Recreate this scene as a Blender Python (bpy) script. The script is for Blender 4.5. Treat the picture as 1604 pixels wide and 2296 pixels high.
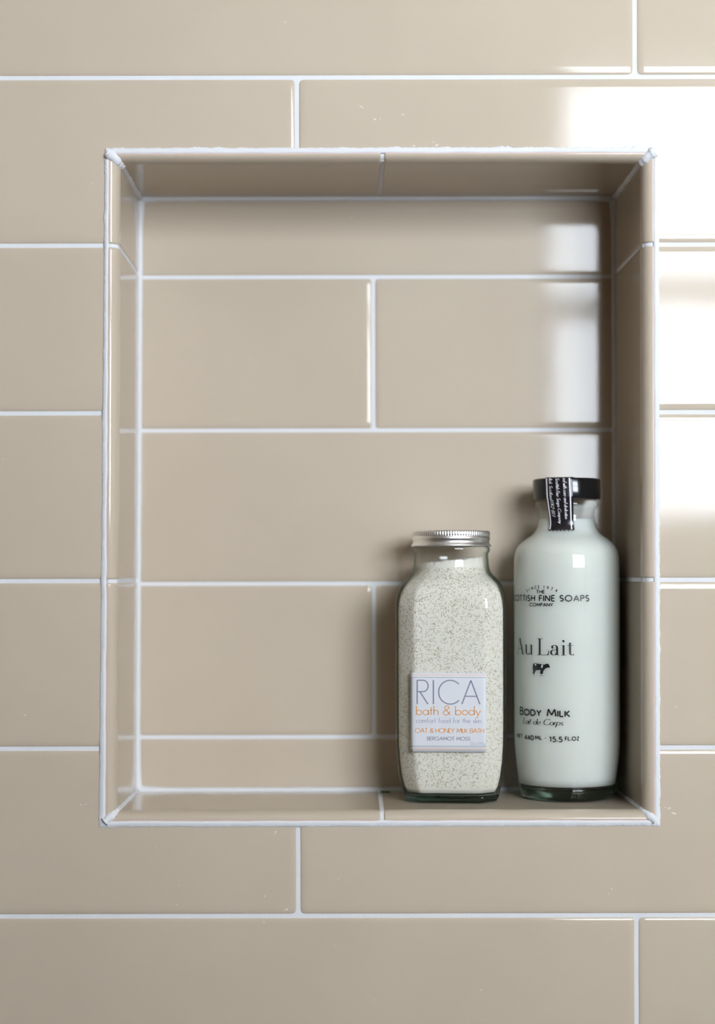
import bpy, bmesh, math, random
from mathutils import Vector, noise
from mathutils.geometry import tessellate_polygon

# ------------------------------------------------------------------ camera, world, exposure
for o in list(bpy.data.objects):
    bpy.data.objects.remove(o, do_unlink=True)
scene = bpy.context.scene
C = scene.collection
PI = math.pi

MM = 0.001
PX = 0.2735e-3          # metres per photograph pixel on the tiled wall
D = 1.100               # camera to tiled wall
ZC = 1.350              # height of the camera
CX, CY = 790.0, 1288.0  # where the wall's normal meets the photograph
ROLL = 0.0019
ND = 0.104              # depth of the niche

cam = bpy.data.cameras.new('camera')
cam.sensor_fit = 'VERTICAL'
cam.sensor_height = 36.0
cam.sensor_width = 36.0 * 1604 / 2296
cam.lens = 36.0 * (D / PX) / 2296.0
cam.shift_x = (802 - CX) / 2296.0
cam.shift_y = (CY - 1148) / 2296.0
cam.clip_start = 0.02
cam.dof.use_dof = True
cam.dof.focus_distance = D + 0.022
cam.dof.aperture_fstop = 2.4
camo = bpy.data.objects.new('camera', cam)
C.objects.link(camo)
camo.location = (0, -D, ZC)
camo.rotation_euler = (PI / 2, ROLL, 0)
scene.camera = camo

SKY = 32.5
w = bpy.data.worlds.new('overcast_sky')
scene.world = w
w.use_nodes = True
bg = w.node_tree.nodes['Background']
bg.inputs[0].default_value = (0.875, 0.945, 1.065, 1)
bg.inputs[1].default_value = SKY

WY = -1.60                                   # the wall with the window
WX0, WX1, WZ0, WZ1 = 0.292, 1.24, ZC + 0.05, ZC + 0.81
pl = bpy.data.lights.new('window_portal', 'AREA')
pl.shape = 'RECTANGLE'
pl.size = WX1 - WX0
pl.size_y = WZ1 - WZ0
pl.cycles.is_portal = True
plo = bpy.data.objects.new('window_portal', pl)
C.objects.link(plo)
plo.location = ((WX0 + WX1) / 2, WY - 0.16, (WZ0 + WZ1) / 2)
plo.rotation_euler = (PI / 2, 0, 0)          # faces the room (+y)

vs = scene.view_settings
vs.view_transform = 'Standard'
vs.look = 'None'
vs.exposure = 0.0
vs.gamma = 1.0
vs.use_curve_mapping = False

# ------------------------------------------------------------------ helpers
random.seed(7)


def uv(px, py):
    dx, dy = px - CX, py - CY
    return dx - dy * ROLL, dy + dx * ROLL


def W(u, v, y=0.0):
    """a point of the front plane (in photo pixels from the axis) -> x, z in metres"""
    return u * PX, ZC - v * PX


def mat(name, color, rough=0.5, metal=0.0, spec=0.5, ior=1.5):
    m = bpy.data.materials.new(name)
    m.use_nodes = True
    b = m.node_tree.nodes['Principled BSDF']
    b.inputs['Base Color'].default_value = (*color, 1)
    b.inputs['Roughness'].default_value = rough
    b.inputs['Metallic'].default_value = metal
    b.inputs['Specular IOR Level'].default_value = spec
    b.inputs['IOR'].default_value = ior
    return m


def nd(m, t, **kw):
    n = m.node_tree.nodes.new(t)
    for k, v in kw.items():
        setattr(n, k, v)
    return n


def lk(m, a, b):
    m.node_tree.links.new(a, b)


def mesh_obj(name, verts, faces, material, parent=None, smooth=True, normals=None, mats=None, fmat=None):
    me = bpy.data.meshes.new(name)
    me.from_pydata([tuple(v) for v in verts], [], faces)
    me.update()
    for m in (mats or [material]):
        me.materials.append(m)
    if fmat:
        for p, i in zip(me.polygons, fmat):
            p.material_index = i
    if smooth:
        me.polygons.foreach_set('use_smooth', [True] * len(me.polygons))
    if normals:
        me.normals_split_custom_set_from_vertices([tuple(n) for n in normals])
    o = bpy.data.objects.new(name, me)
    C.objects.link(o)
    if parent:
        o.parent = parent
    return o


def empty(name, loc, rz=0):
    o = bpy.data.objects.new(name, None)
    C.objects.link(o)
    o.location = loc
    o.rotation_euler = (0, 0, rz)
    o.empty_display_size = 0.02
    return o


def tag(o, label=None, cat=None, group=None, kind=None):
    if label: o['label'] = label
    if cat: o['category'] = cat
    if group: o['group'] = group
    if kind: o['kind'] = kind
    return o


def boxes(name, bl, material, parent=None, bevel=0.0):
    vs_, fs = [], []
    for (x0, x1, y0, y1, z0, z1) in bl:
        b = len(vs_)
        vs_ += [(x0, y0, z0), (x1, y0, z0), (x1, y1, z0), (x0, y1, z0), (x0, y0, z1), (x1, y0, z1), (x1, y1, z1), (x0, y1, z1)]
        fs += [tuple(b + i for i in f) for f in ((0, 3, 2, 1), (4, 5, 6, 7), (0, 1, 5, 4), (1, 2, 6, 5), (2, 3, 7, 6), (3, 0, 4, 7))]
    o = mesh_obj(name, vs_, fs, material, parent, smooth=False)
    if bevel:
        bv = o.modifiers.new('bevel', 'BEVEL')
        bv.width = bevel
        bv.segments = 3
    return o


def lathe(name, prof, n, material, parent=None, cap0=False, cap1=False, rfun=None, smooth=True):
    """prof: list of (radius, z); rfun(theta, r, i) may change the radius"""
    vs_, fs = [], []
    for i, (r, z) in enumerate(prof):
        for k in range(n):
            t = 2 * PI * k / n
            rr = rfun(t, r, i) if rfun else r
            zz = z(t) if callable(z) else z
            vs_.append((rr * math.cos(t), rr * math.sin(t), zz))
    for i in range(len(prof) - 1):
        for k in range(n):
            a, b = i * n + k, i * n + (k + 1) % n
            fs.append((a, b, b + n, a + n))
    if cap0: fs.append(tuple(range(n - 1, -1, -1)))
    if cap1: fs.append(tuple((len(prof) - 1) * n + k for k in range(n)))
    return mesh_obj(name, vs_, fs, material, parent, smooth=smooth)


# ------------------------------------------------------------------ materials
def tile_material():
    m = mat('beige_glaze', (0.50, 0.415, 0.315), 0.07, spec=0.24, ior=1.52)
    b = m.node_tree.nodes['Principled BSDF']
    g = nd(m, 'ShaderNodeNewGeometry')
    n1 = nd(m, 'ShaderNodeTexNoise')
    n1.inputs['Scale'].default_value = 9
    n1.inputs['Detail'].default_value = 2
    lk(m, g.outputs['Position'], n1.inputs['Vector'])
    cr = nd(m, 'ShaderNodeValToRGB')
    cr.color_ramp.elements[0].position = 0.3
    cr.color_ramp.elements[1].position = 0.7
    cr.color_ramp.elements[0].color = (0.49, 0.412, 0.326, 1)
    cr.color_ramp.elements[1].color = (0.515, 0.436, 0.346, 1)
    lk(m, n1.outputs['Fac'], cr.inputs['Fac'])
    # dried splashes: sparse small pale specks
    vo = nd(m, 'ShaderNodeTexVoronoi')
    vo.inputs['Scale'].default_value = 75
    lk(m, g.outputs['Position'], vo.inputs['Vector'])
    sepc = nd(m, 'ShaderNodeSeparateColor')
    lk(m, vo.outputs['Color'], sepc.inputs[0])
    pick = nd(m, 'ShaderNodeMath', operation='GREATER_THAN')
    pick.inputs[1].default_value = 0.9
    lk(m, sepc.outputs[0], pick.inputs[0])
    small = nd(m, 'ShaderNodeMath', operation='LESS_THAN')
    small.inputs[1].default_value = 0.045
    lk(m, vo.outputs['Distance'], small.inputs[0])
    both = nd(m, 'ShaderNodeMath', operation='MULTIPLY')
    lk(m, pick.outputs[0], both.inputs[0])
    lk(m, small.outputs[0], both.inputs[1])
    amt = nd(m, 'ShaderNodeMath', operation='MULTIPLY')
    amt.inputs[1].default_value = 0.35
    lk(m, both.outputs[0], amt.inputs[0])
    mx = nd(m, 'ShaderNodeMix', data_type='RGBA')
    mx.inputs[7].default_value = (0.72, 0.70, 0.66, 1)
    lk(m, amt.outputs[0], mx.inputs[0])
    lk(m, cr.outputs[0], mx.inputs[6])
    lk(m, mx.outputs[2], b.inputs['Base Color'])
    ro = nd(m, 'ShaderNodeMath', operation='MULTIPLY_ADD')
    ro.inputs[1].default_value = 0.5
    ro.inputs[2].default_value = 0.06
    lk(m, both.outputs[0], ro.inputs[0])
    lk(m, ro.outputs[0], b.inputs['Roughness'])
    # the slow ripple of a fired glaze
    n2 = nd(m, 'ShaderNodeTexNoise')
    n2.inputs['Scale'].default_value = 55
    n2.inputs['Detail'].default_value = 2.0
    lk(m, g.outputs['Position'], n2.inputs['Vector'])
    bp = nd(m, 'ShaderNodeBump')
    bp.inputs['Strength'].default_value = 0.35
    bp.inputs['Distance'].default_value = 0.00005
    lk(m, n2.outputs['Fac'], bp.inputs['Height'])
    lk(m, bp.outputs[0], b.inputs['Normal'])
    return m


def grout_material():
    m = mat('white_grout', (0.685, 0.685, 0.705), 0.85, spec=0.25)
    b = m.node_tree.nodes['Principled BSDF']
    g = nd(m, 'ShaderNodeNewGeometry')
    n = nd(m, 'ShaderNodeTexNoise')
    n.inputs['Scale'].default_value = 900
    n.inputs['Detail'].default_value = 3
    lk(m, g.outputs['Position'], n.inputs['Vector'])
    bp = nd(m, 'ShaderNodeBump')
    bp.inputs['Strength'].default_value = 0.4
    bp.inputs['Distance'].default_value = 0.0006
    lk(m, n.outputs['Fac'], bp.inputs['Height'])
    lk(m, bp.outputs[0], b.inputs['Normal'])
    return m


def thin_glass(name, clear, edge, p0=0.55, p1=0.95, rough=0.02):
    m = bpy.data.materials.new(name)
    m.use_nodes = True
    nt = m.node_tree
    nt.nodes.remove(nt.nodes['Principled BSDF'])
    out = nt.nodes['Material Output']
    g = nd(m, 'ShaderNodeNewGeometry')
    dp = nd(m, 'ShaderNodeVectorMath', operation='DOT_PRODUCT')
    lk(m, g.outputs['Normal'], dp.inputs[0])
    lk(m, g.outputs['Incoming'], dp.inputs[1])
    ab = nd(m, 'ShaderNodeMath', operation='ABSOLUTE')
    lk(m, dp.outputs['Value'], ab.inputs[0])
    inv = nd(m, 'ShaderNodeMath', operation='SUBTRACT')
    inv.inputs[0].default_value = 1
    lk(m, ab.outputs[0], inv.inputs[1])
    pw = nd(m, 'ShaderNodeMath', operation='POWER')
    pw.inputs[1].default_value = 5
    lk(m, inv.outputs[0], pw.inputs[0])
    fr = nd(m, 'ShaderNodeMath', operation='MULTIPLY_ADD', use_clamp=True)
    fr.inputs[1].default_value = 0.9
    fr.inputs[2].default_value = 0.045
    lk(m, pw.outputs[0], fr.inputs[0])
    cr = nd(m, 'ShaderNodeValToRGB')
    cr.color_ramp.elements[0].position = p0
    cr.color_ramp.elements[1].position = p1
    cr.color_ramp.elements[0].color = (*clear, 1)
    cr.color_ramp.elements[1].color = (*edge, 1)
    lk(m, inv.outputs[0], cr.inputs['Fac'])
    tr = nd(m, 'ShaderNodeBsdfTransparent')
    lk(m, cr.outputs[0], tr.inputs[0])
    gl = nd(m, 'ShaderNodeBsdfGlossy')
    gl.inputs['Roughness'].default_value = rough
    mx = nd(m, 'ShaderNodeMixShader')
    lk(m, fr.outputs[0], mx.inputs[0])
    lk(m, tr.outputs[0], mx.inputs[1])
    lk(m, gl.outputs[0], mx.inputs[2])
    lk(m, mx.outputs[0], out.inputs['Surface'])
    return m


TILE = tile_material()
GROUT = grout_material()
CLAY = mat('pink_clay', (0.60, 0.43, 0.385), 0.8, spec=0.2)
WALLP = mat('wall_paint', (0.34, 0.28, 0.21), 0.7)
CEILP = mat('ceiling_paint', (0.85, 0.84, 0.81), 0.8)
FLOORM = mat('floor_stone', (0.13, 0.105, 0.08), 0.4)
WOODW = mat('window_paint', (0.82, 0.82, 0.80), 0.4)
GROUND = mat('pale_paving', (0.62, 0.59, 0.53), 0.9)
PANE = thin_glass('window_glass', (0.97, 0.98, 0.97), (0.9, 0.95, 0.93))
JARG = thin_glass('jar_glass', (0.955, 0.972, 0.965), (0.10, 0.31, 0.25), 0.54, 0.96)
BOTG = thin_glass('bottle_glass', (0.95, 0.965, 0.955), (0.62, 0.70, 0.62), 0.80, 1.0)
TEAL = mat('thick_teal_glass', (0.30, 0.62, 0.55), 0.02)
DARKG = mat('thick_green_glass', (0.22, 0.36, 0.26), 0.02)
for m_ in (TEAL, DARKG):
    m_.node_tree.nodes['Principled BSDF'].inputs['Transmission Weight'].default_value = 1.0
MILK = mat('body_milk', (0.70, 0.71, 0.67), 0.45, spec=0.2)
MB_ = MILK.node_tree.nodes['Principled BSDF']
MB_.inputs['Subsurface Weight'].default_value = 0.85
MB_.inputs['Subsurface Radius'].default_value = (1.0, 0.9, 0.75)
MB_.inputs['Subsurface Scale'].default_value = 0.02
OATS = mat('oat_powder', (0.755, 0.705, 0.625), 0.9, spec=0.1)
FLAKE = mat('oat_flake', (0.34, 0.285, 0.18), 0.8, spec=0.2)
ALU = mat('aluminium', (0.94, 0.93, 0.94), 0.33, metal=1.0)
CAPB = mat('black_plastic', (0.008, 0.008, 0.009), 0.12)
TAPEB = mat('black_tape', (0.012, 0.010, 0.012), 0.22)
INKB = mat('black_ink', (0.012, 0.014, 0.018), 0.4)
INKW = mat('white_ink', (0.75, 0.73, 0.78), 0.5)
PAPER = mat('label_paper', (0.63, 0.64, 0.675), 0.35)
INKG = mat('slate_ink', (0.20, 0.20, 0.27), 0.5)
INKL = mat('lavender_ink', (0.40, 0.40, 0.50), 0.5)
INKM = mat('grey_ink', (0.27, 0.27, 0.32), 0.5)
INKO = mat('orange_ink', (0.70, 0.31, 0.10), 0.5)
INKP = mat('pale_orange_ink', (0.80, 0.52, 0.38), 0.5)
LEAF = mat('leaf_green', (0.03, 0.075, 0.012), 0.6)

# ------------------------------------------------------------------ the room
RX0, RX1, RH = -1.25, 1.35, 2.40
g_ = boxes('ground', [(-6, 8, -14, WY - 0.3, -0.7, -0.5)], GROUND)
tag(g_, kind='structure')
tag(boxes('added_eave', [(-2.5, 3.0, WY - 1.05, WY - 0.14, ZC + 1.07, ZC + 1.22)], WOODW), kind='structure')  # unseen overhang, added to cut high skylight from the lower tiled wall
tag(boxes('floor', [(RX0 - 0.1, RX1 + 0.1, WY - 0.2, 0.35, -0.1, 0)], FLOORM), kind='structure')
tag(boxes('ceiling', [(RX0 - 0.1, RX1 + 0.1, WY - 0.2, 0.35, RH, RH + 0.1)], CEILP), kind='structure')
tag(boxes('wall_left', [(RX0 - 0.1, RX0, WY - 0.2, 0.35, 0, RH)], WALLP), kind='structure')
tag(boxes('wall_right', [(RX1, RX1 + 0.1, WY - 0.2, 0.35, 0, RH)], WALLP), kind='structure')
tag(boxes('wall_front', [(RX0, WX0, WY - 0.14, WY, 0, RH), (WX1, RX1, WY - 0.14, WY, 0, RH),
                         (WX0, WX1, WY - 0.14, WY, 0, WZ0), (WX0, WX1, WY - 0.14, WY, WZ1, RH)], WALLP), kind='structure')
win = empty('window_1', ((WX0 + WX1) / 2, WY - 0.07, WZ0))
tag(win, 'white double-hung window that lights the tiled wall', kind='structure')
hw = (WX1 - WX0) / 2
hh = WZ1 - WZ0
f = 0.016
SA = 0.024
boxes('window_frame', [(-hw, -hw + f, -.05, .05, 0, hh), (hw - f, hw, -.05, .05, 0, hh), (-hw + f, hw - f, -.05, .05, 0, f), (-hw + f, hw - f, -.05, .05, hh - f, hh)], WOODW, win)
RZ0, RZ1 = 0.355, 0.420
for nm, z0, z1, yy in (('lower_sash', f, RZ1 - .02, .012), ('upper_sash', RZ0 + .02, hh - f, -.025)):
    s = boxes(nm, [(-hw + f, -hw + f + SA, yy - .015, yy + .015, z0, z1), (hw - f - SA, hw - f, yy - .015, yy + .015, z0, z1),
                   (-hw + f + SA, hw - f - SA, yy - .015, yy + .015, z0, z0 + SA), (-hw + f + SA, hw - f - SA, yy - .015, yy + .015, z1 - SA, z1)], WOODW, win)
    boxes('pane', [(-hw + f + SA, hw - f - SA, yy - .002, yy + .002, z0 + SA, z1 - SA)], PANE, s)

# ------------------------------------------------------------------ the tiled wall
# niche lines in front-plane pixels from the optical axis
NT, NB = -925.0, 530.4


def NL(v):        # left flat face
    return -520.5 + (v - NT) / (NB - NT) * (-9.5)


def NR(v):
    return 651.5


def OL(v):        # outer line of the grout bead
    return -553.0 + (v + 958) / (571 + 958) * (-17.0)


OR_, OT, OB = 690.3, -957.5, 566.0
RXL, RXR, RXT, RXB = 6.0 * MM, 6.6 * MM, 4.7 * MM, 5.3 * MM   # how far each bullnose runs outwards
RY = 8.0 * MM
PROUD = 1.0 * MM
GAP = 2.7 * MM
PITCH = 376.2
J4 = 13.5
ULEN = 1517.6
U0 = 636.8           # a vertical joint of the odd rows

EA, EB = 5.0 * MM, 0.9 * MM


def prof(d):
    if d >= EA: return 0.0, 0.0
    s = min(0.995, (EA - d) / EA)
    return -EB * (1 - math.sqrt(1 - s * s)), EB / EA * s / math.sqrt(1 - s * s)


def tile_lines(L, c0=None, c1=None, extra=()):
    ds = [EA * (1 - math.sin(math.radians(t))) for t in (88, 78, 66, 52, 38, 24, 10, 0)]
    ls = ds + [L - d for d in ds] + list(extra)
    c0 = ls[0] if c0 is None else c0
    c1 = L - ls[0] if c1 is None else c1
    ls = [l for l in ls if c0 - 1e-9 <= l <= c1 + 1e-9] + [c0, c1]
    ls.sort()
    out = []
    for l in ls:
        if not out or l - out[-1] > 1e-6: out.append(l)
    return out


def tile_geo(w_, h_, cx0=None, cx1=None, cz0=None, cz1=None, notch=None, shift=None):
    """a glazed tile, rolled at its factory edges; clip and notch give cut edges"""
    ex = [notch[0], notch[1]] if notch else []
    ez = [notch[2], notch[3]] if notch else []
    xs = tile_lines(w_, cx0, cx1, [e for e in ex if 0 < e < w_])
    zs = tile_lines(h_, cz0, cz1, [e for e in ez if 0 < e < h_])
    V, N, F, idx = [], [], [], {}

    def vert(i, j):
        if (i, j) in idx: return idx[(i, j)]
        x, z = xs[i], zs[j]
        fx = prof(x); fx2 = prof(w_ - x); fz = prof(z); fz2 = prof(h_ - z)
        y = -(fx[0] + fx2[0] + fz[0] + fz2[0])
        gx = -fx[1] + fx2[1]
        gz = -fz[1] + fz2[1]
        n = Vector((gx, -1, gz)).normalized()
        if shift: x = shift(x, z)
        idx[(i, j)] = len(V)
        V.append((x, y, z)); N.append(n)
        return idx[(i, j)]

    edges = {}
    for i in range(len(xs) - 1):
        for j in range(len(zs) - 1):
            mx_, mz_ = (xs[i] + xs[i + 1]) / 2, (zs[j] + zs[j + 1]) / 2
            if notch and notch[0] < mx_ < notch[1] and notch[2] < mz_ < notch[3]: continue
            q = (vert(i, j), vert(i + 1, j), vert(i + 1, j + 1), vert(i, j + 1))
            F.append(q)
            for a, b in ((0, 1), (1, 2), (2, 3), (3, 0)):
                k = (q[a], q[b])
                if (k[1], k[0]) in edges: del edges[(k[1], k[0])]
                else: edges[k] = 1
    for (a, b) in edges:
        pa, pb = Vector(V[a]), Vector(V[b])
        d_ = (pb - pa); n = Vector((d_.z, 0, -d_.x)).normalized()
        k = len(V)
        for p_ in (pa, pb):
            V.append(tuple(p_)); N.append(n)
            V.append((p_.x, 0.005, p_.z)); N.append(n)
        F.append((k, k + 1, k + 3, k + 2))
    return V, F, N


def tile_mesh(name, *a, **k):
    V, F, N = tile_geo(*a, **k)
    me = bpy.data.meshes.new(name)
    me.from_pydata(V, [], F)
    me.update()
    me.materials.append(TILE)
    me.polygons.foreach_set('use_smooth', [True] * len(F))
    me.normals_split_custom_set_from_vertices([tuple(n) for n in N])
    return me


# grout bed with the niche cut in it
gx0, gz0 = W(-545, 0)[0], W(0, 548)[1]
gx1, gz1 = W(672, 0)[0], W(0, -943)[1]
GY = 0.0009
YB = ND + 0.0010
V = []; F = []


def quad(*p):
    b = len(V); V.extend(p); F.append((b, b + 1, b + 2, b + 3))


for (x0, x1, z0, z1) in ((RX0, gx0, 0, RH), (gx1, RX1, 0, RH), (gx0, gx1, 0, gz0), (gx0, gx1, gz1, RH)):
    quad((x0, GY, z0), (x1, GY, z0), (x1, GY, z1), (x0, GY, z1))
quad((gx0, YB, gz0), (gx1, YB, gz0), (gx1, YB, gz1), (gx0, YB, gz1))
quad((gx0, GY, gz0), (gx0, YB, gz0), (gx0, YB, gz1), (gx0, GY, gz1))
quad((gx1, GY, gz0), (gx1, GY, gz1), (gx1, YB, gz1), (gx1, YB, gz0))
quad((gx0, GY, gz1), (gx0, YB, gz1), (gx1, YB, gz1), (gx1, GY, gz1))
quad((gx0, GY, gz0), (gx1, GY, gz0), (gx1, YB, gz0), (gx0, YB, gz0))
quad((RX0, 0.25, 0), (RX0, 0.25, RH), (RX1, 0.25, RH), (RX1, 0.25, 0))
quad((RX0, GY, 0), (RX0, GY, RH), (RX0, 0.25, RH), (RX0, 0.25, 0))
quad((RX1, GY, 0), (RX1, 0.25, 0), (RX1, 0.25, RH), (RX1, GY, RH))
quad((RX0, GY, RH), (RX1, GY, RH), (RX1, 0.25, RH), (RX0, 0.25, RH))
quad((RX0, GY, 0), (RX0, 0.25, 0), (RX1, 0.25, 0), (RX1, GY, 0))
wall = mesh_obj('wall_back', V, F, GROUT, smooth=False)
tag(wall, 'wall of long beige glazed tiles with white joints and a recessed niche', kind='structure')

TW = ULEN * PX - GAP
TH = PITCH * PX - GAP
full_tile = tile_mesh('tile', TW, TH)
rng = random.Random(11)
for k in range(-14, 15):
    # row k lies below joint J4 + k*PITCH
    v0 = J4 + k * PITCH
    zt = ZC - v0 * PX - GAP / 2
    zb = zt - TH
    if zb >= RH or zt <= 0: continue
    off = U0 if (k % 2 == 0) else U0 - ULEN / 2     # row below J6 (k=2) has the joint at U0
    for n in range(-6, 6):
        x0 = (off + n * ULEN) * PX + GAP / 2
        x1 = x0 + TW
        if x1 <= RX0 or x0 >= RX1: continue
        cx0 = RX0 - x0 if x0 < RX0 else None
        cx1 = RX1 - x0 if x1 > RX1 else None
        cz0 = -zb if zb < 0 else None
        cz1 = RH - zb if zt > RH else None
        # the niche
        nx0, nx1 = (OL(-200) + 7) * PX, (OR_ - 7) * PX
        nz0, nz1 = ZC - (OB - 7) * PX, ZC - (OT + 7) * PX
        inter = x0 < nx1 and x1 > nx0 and zb < nz1 and zt > nz0
        notch = None; shift = None
        if inter:
            if x0 >= nx0 and x1 <= nx1 and zb >= nz0 and zt <= nz1: continue
            notch = (nx0 - x0, nx1 - x0, nz0 - zb, nz1 - zb)

            def shift(x, z, x0=x0, zb=zb, nl=nx0 - x0):
                if abs(x - nl) < 1e-6:
                    v = (ZC - (zb + z)) / PX
                    return (OL(v) + 7) * PX - x0
                return x
            me = tile_mesh('tile', TW, TH, cx0, cx1, cz0, cz1, notch, shift)
        elif cx0 is None and cx1 is None and cz0 is None and cz1 is None:
            me = full_tile
        else:
            me = tile_mesh('tile', TW, TH, cx0, cx1, cz0, cz1)
        o = bpy.data.objects.new('tile', me)
        C.objects.link(o)
        o.parent = wall
        o.location = (x0, 0, zb)
        o.rotation_euler = (rng.uniform(-.0006, .0006), 0, rng.uniform(-.0004, .0004))

# tiles on the back of the niche
BJ = [-925, -730.4, -354.1, 22.3, 398.6, 530.4]
BL_, BR_ = -526.0, 648.0
BV = 53.6
for r in range(5):
    za = ZC - BJ[r] * PX - GAP / 2
    zb_ = ZC - BJ[r + 1] * PX + GAP / 2
    cols = [(BL_, BV), (BV, BR_)] if r in (1, 3) else [(BL_, BR_)]
    for (ua, ub) in cols:
        x0, x1 = ua * PX, ub * PX
        lx = x0 + (GAP / 2 if ua == BV else 0.5 * MM)
        rx = x1 - (GAP / 2 if ub == BV else 0.5 * MM)
        me = tile_mesh('tile', rx - lx, za - zb_)
        o = bpy.data.objects.new('tile', me)
        C.objects.link(o)
        o.parent = wall
        o.location = (lx, ND, zb_)
        o.rotation_euler = (rng.uniform(-.0006, .0006), 0, rng.uniform(-.0005, .0005))

# ------------------------------------------------------------------ niche trim: bullnose tiles, grout
trim = empty('trim_1', (0, 0, 0))
tag(trim, 'bullnose tile surround lining the recessed niche', kind='structure')


def side_point(side, along, y, off):
    """along: front-plane pixel coordinate along the side; off: metres outwards from the niche; y: depth"""
    t = max(0.0, min(1.0, y / ND))
    if side == 'L':
        return ((NL(along)) * PX - off + (-4 * PX + (NL(0) - NL(along)) * PX * .3) * 0 * t, y, ZC - along * PX)
    if side == 'R':
        return (NR(along) * PX + off - 5 * PX * t, y, ZC - along * PX)
    if side == 'T':
        return (along * PX, y, ZC - NT * PX + off)
    return (along * PX, y, ZC - NB * PX - off)


ROUT = {'L': RXL, 'R': RXR, 'T': RXT, 'B': RXB}


def bull_profile(side, inset=0.0):
    """(y, off) from the back of the niche to the outer edge at the wall's face"""
    r = ROUT[side]
    p = [(ND - 0.8 * MM - 2.2 * MM * math.cos(math.radians(a)) + 1.4 * MM, 0.6 * MM * (1 - math.sin(math.radians(90 - a)))) for a in ()]
    p = [(ND - 0.2 * MM, 1.0 * MM), (ND - 0.5 * MM, 0.45 * MM), (ND - 1.4 * MM, 0.12 * MM), (ND - 3.0 * MM, 0.0)]
    p += [(ND - 20 * MM, 0), (ND * .5, 0), (RY + 8 * MM, 0), (RY + 2 * MM, 0)]
    for a in list(range(0, 72, 4)) + list(range(72, 91, 3)):
        t = math.radians(a)
        p.append((RY - (RY + PROUD) * math.sin(t), r * (1 - math.cos(t))))
    p.append((-PROUD + .12 * MM, r + .75 * MM))
    p.append((0.004, r + .8 * MM))
    return [(y, o + inset) for (y, o) in p]


def limits(side, y, off):
    """where the side's surface ends against its neighbours (mitred), front-plane pixels"""
    if side in 'LR':
        r = ROUT[side]
        return NT - off / r * RXT / PX, NB + off / r * RXB / PX
    r = ROUT[side]
    va = NT if side == 'T' else NB
    x0 = NL(va) - off / r * RXL / PX
    x1 = NR(va) + off / r * RXR / PX
    x1 -= 5 * max(0.0, min(1.0, y / ND))
    return x0, x1


JOINTS = {'L': [-738.5, 14.0], 'R': [-739, 13.0], 'T': [70.0], 'B': [66.5]}


def bull_tile(side, k):
    js = JOINTS[side]
    lo = None if k == 0 else js[k - 1]
    hi = None if k == len(js) else js[k]
    pr = bull_profile(side)
    ng = len(pr) - 2                            # glazed rows; the last two bare clay
    ends = [0.0, 0.15, 0.5, 1.1, 2.0]           # mm from the end
    drop = [0.75, 0.38, 0.13, 0.03, 0.0]
    tilt = [2.5, 1.5, .4, .08, 0.0]
    alongd = Vector((0, 0, -1)) if side in 'LR' else Vector((1, 0, 0))
    od = out_dir(side)
    V, F, FM, NN = [], [], [], []
    cols = 2 * len(ends) + 3
    rows = list(range(ng)) + [ng - 1, ng, ng + 1]
    for ri, i in enumerate(rows):
        y, off = pr[i]
        a, b = limits(side, y, max(off, 0))
        a = a + 0.8 * MM / PX if lo is None else lo + 1.15 * MM / PX
        b = b - 0.8 * MM / PX if hi is None else hi - 1.15 * MM / PX
        ts = [(a + e * MM / PX, d, -q) for e, d, q in zip(ends, drop, tilt)]
        ts += [(a + (b - a) * q, 0, 0) for q in (.25, .5, .75)]
        ts += [(b - e * MM / PX, d, q) for e, d, q in zip(reversed(ends), reversed(drop), reversed(tilt))]
        i0, i1 = (max(i - 1, 0), min(i + 1, ng - 1)) if ri < ng else (ng - 1, ng)
        if ri == ng + 2: i0, i1 = ng, ng + 1
        T = Vector((pr[i1][0] - pr[i0][0], pr[i1][1] - pr[i0][1])).normalized()
        if ri < ng and off > 0 and y < RY + MM and i > 8:
            ph = math.acos(max(-1, min(1, 1 - off / ROUT[side])))
            T = Vector((-(RY + PROUD) * math.cos(ph), ROUT[side] * math.sin(ph))).normalized()
        n0 = Vector((0, -T.y, 0)) + od * T.x
        frac = min(1.0, max(0.0, off / ROUT[side]))
        for (t, d, q) in ts:
            V.append(side_point(side, t, y + d * MM * frac, off + d * MM * (1 - frac * .7)))
            NN.append((n0 + alongd * q).normalized())
    n = len(rows)
    for i in range(n - 1):
        if i == ng - 1: continue
        for j in range(cols - 1):
            q = (i * cols + j, i * cols + j + 1, (i + 1) * cols + j + 1, (i + 1) * cols + j)
            if side in 'LB': q = tuple(reversed(q))
            F.append(q)
            FM.append(1 if i >= ng else 0)
    for j, sg in ((0, -1), (cols - 1, 1)):      # the two ends
        for i in range(n - 1):
            if i == ng - 1: continue
            k0 = len(V)
            for q in (i * cols + j, (i + 1) * cols + j):
                pnt = Vector(V[q])
                V.append(tuple(pnt)); V.append(tuple(pnt + od * 2.5 * MM))
                NN += [alongd * sg, alongd * sg]
            F.append((k0, k0 + 2, k0 + 3, k0 + 1)); FM.append(0)
    mesh_obj('bullnose_tile', V, F, TILE, trim, normals=NN, mats=[TILE, CLAY], fmat=FM)


def out_dir(side):
    return Vector({'L': (-1, 0, 0), 'R': (1, 0, 0), 'T': (0, 0, 1), 'B': (0, 0, -1)}[side])


for s_ in 'LRTB':
    for k in range(len(JOINTS[s_]) + 1):
        bull_tile(s_, k)

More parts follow.
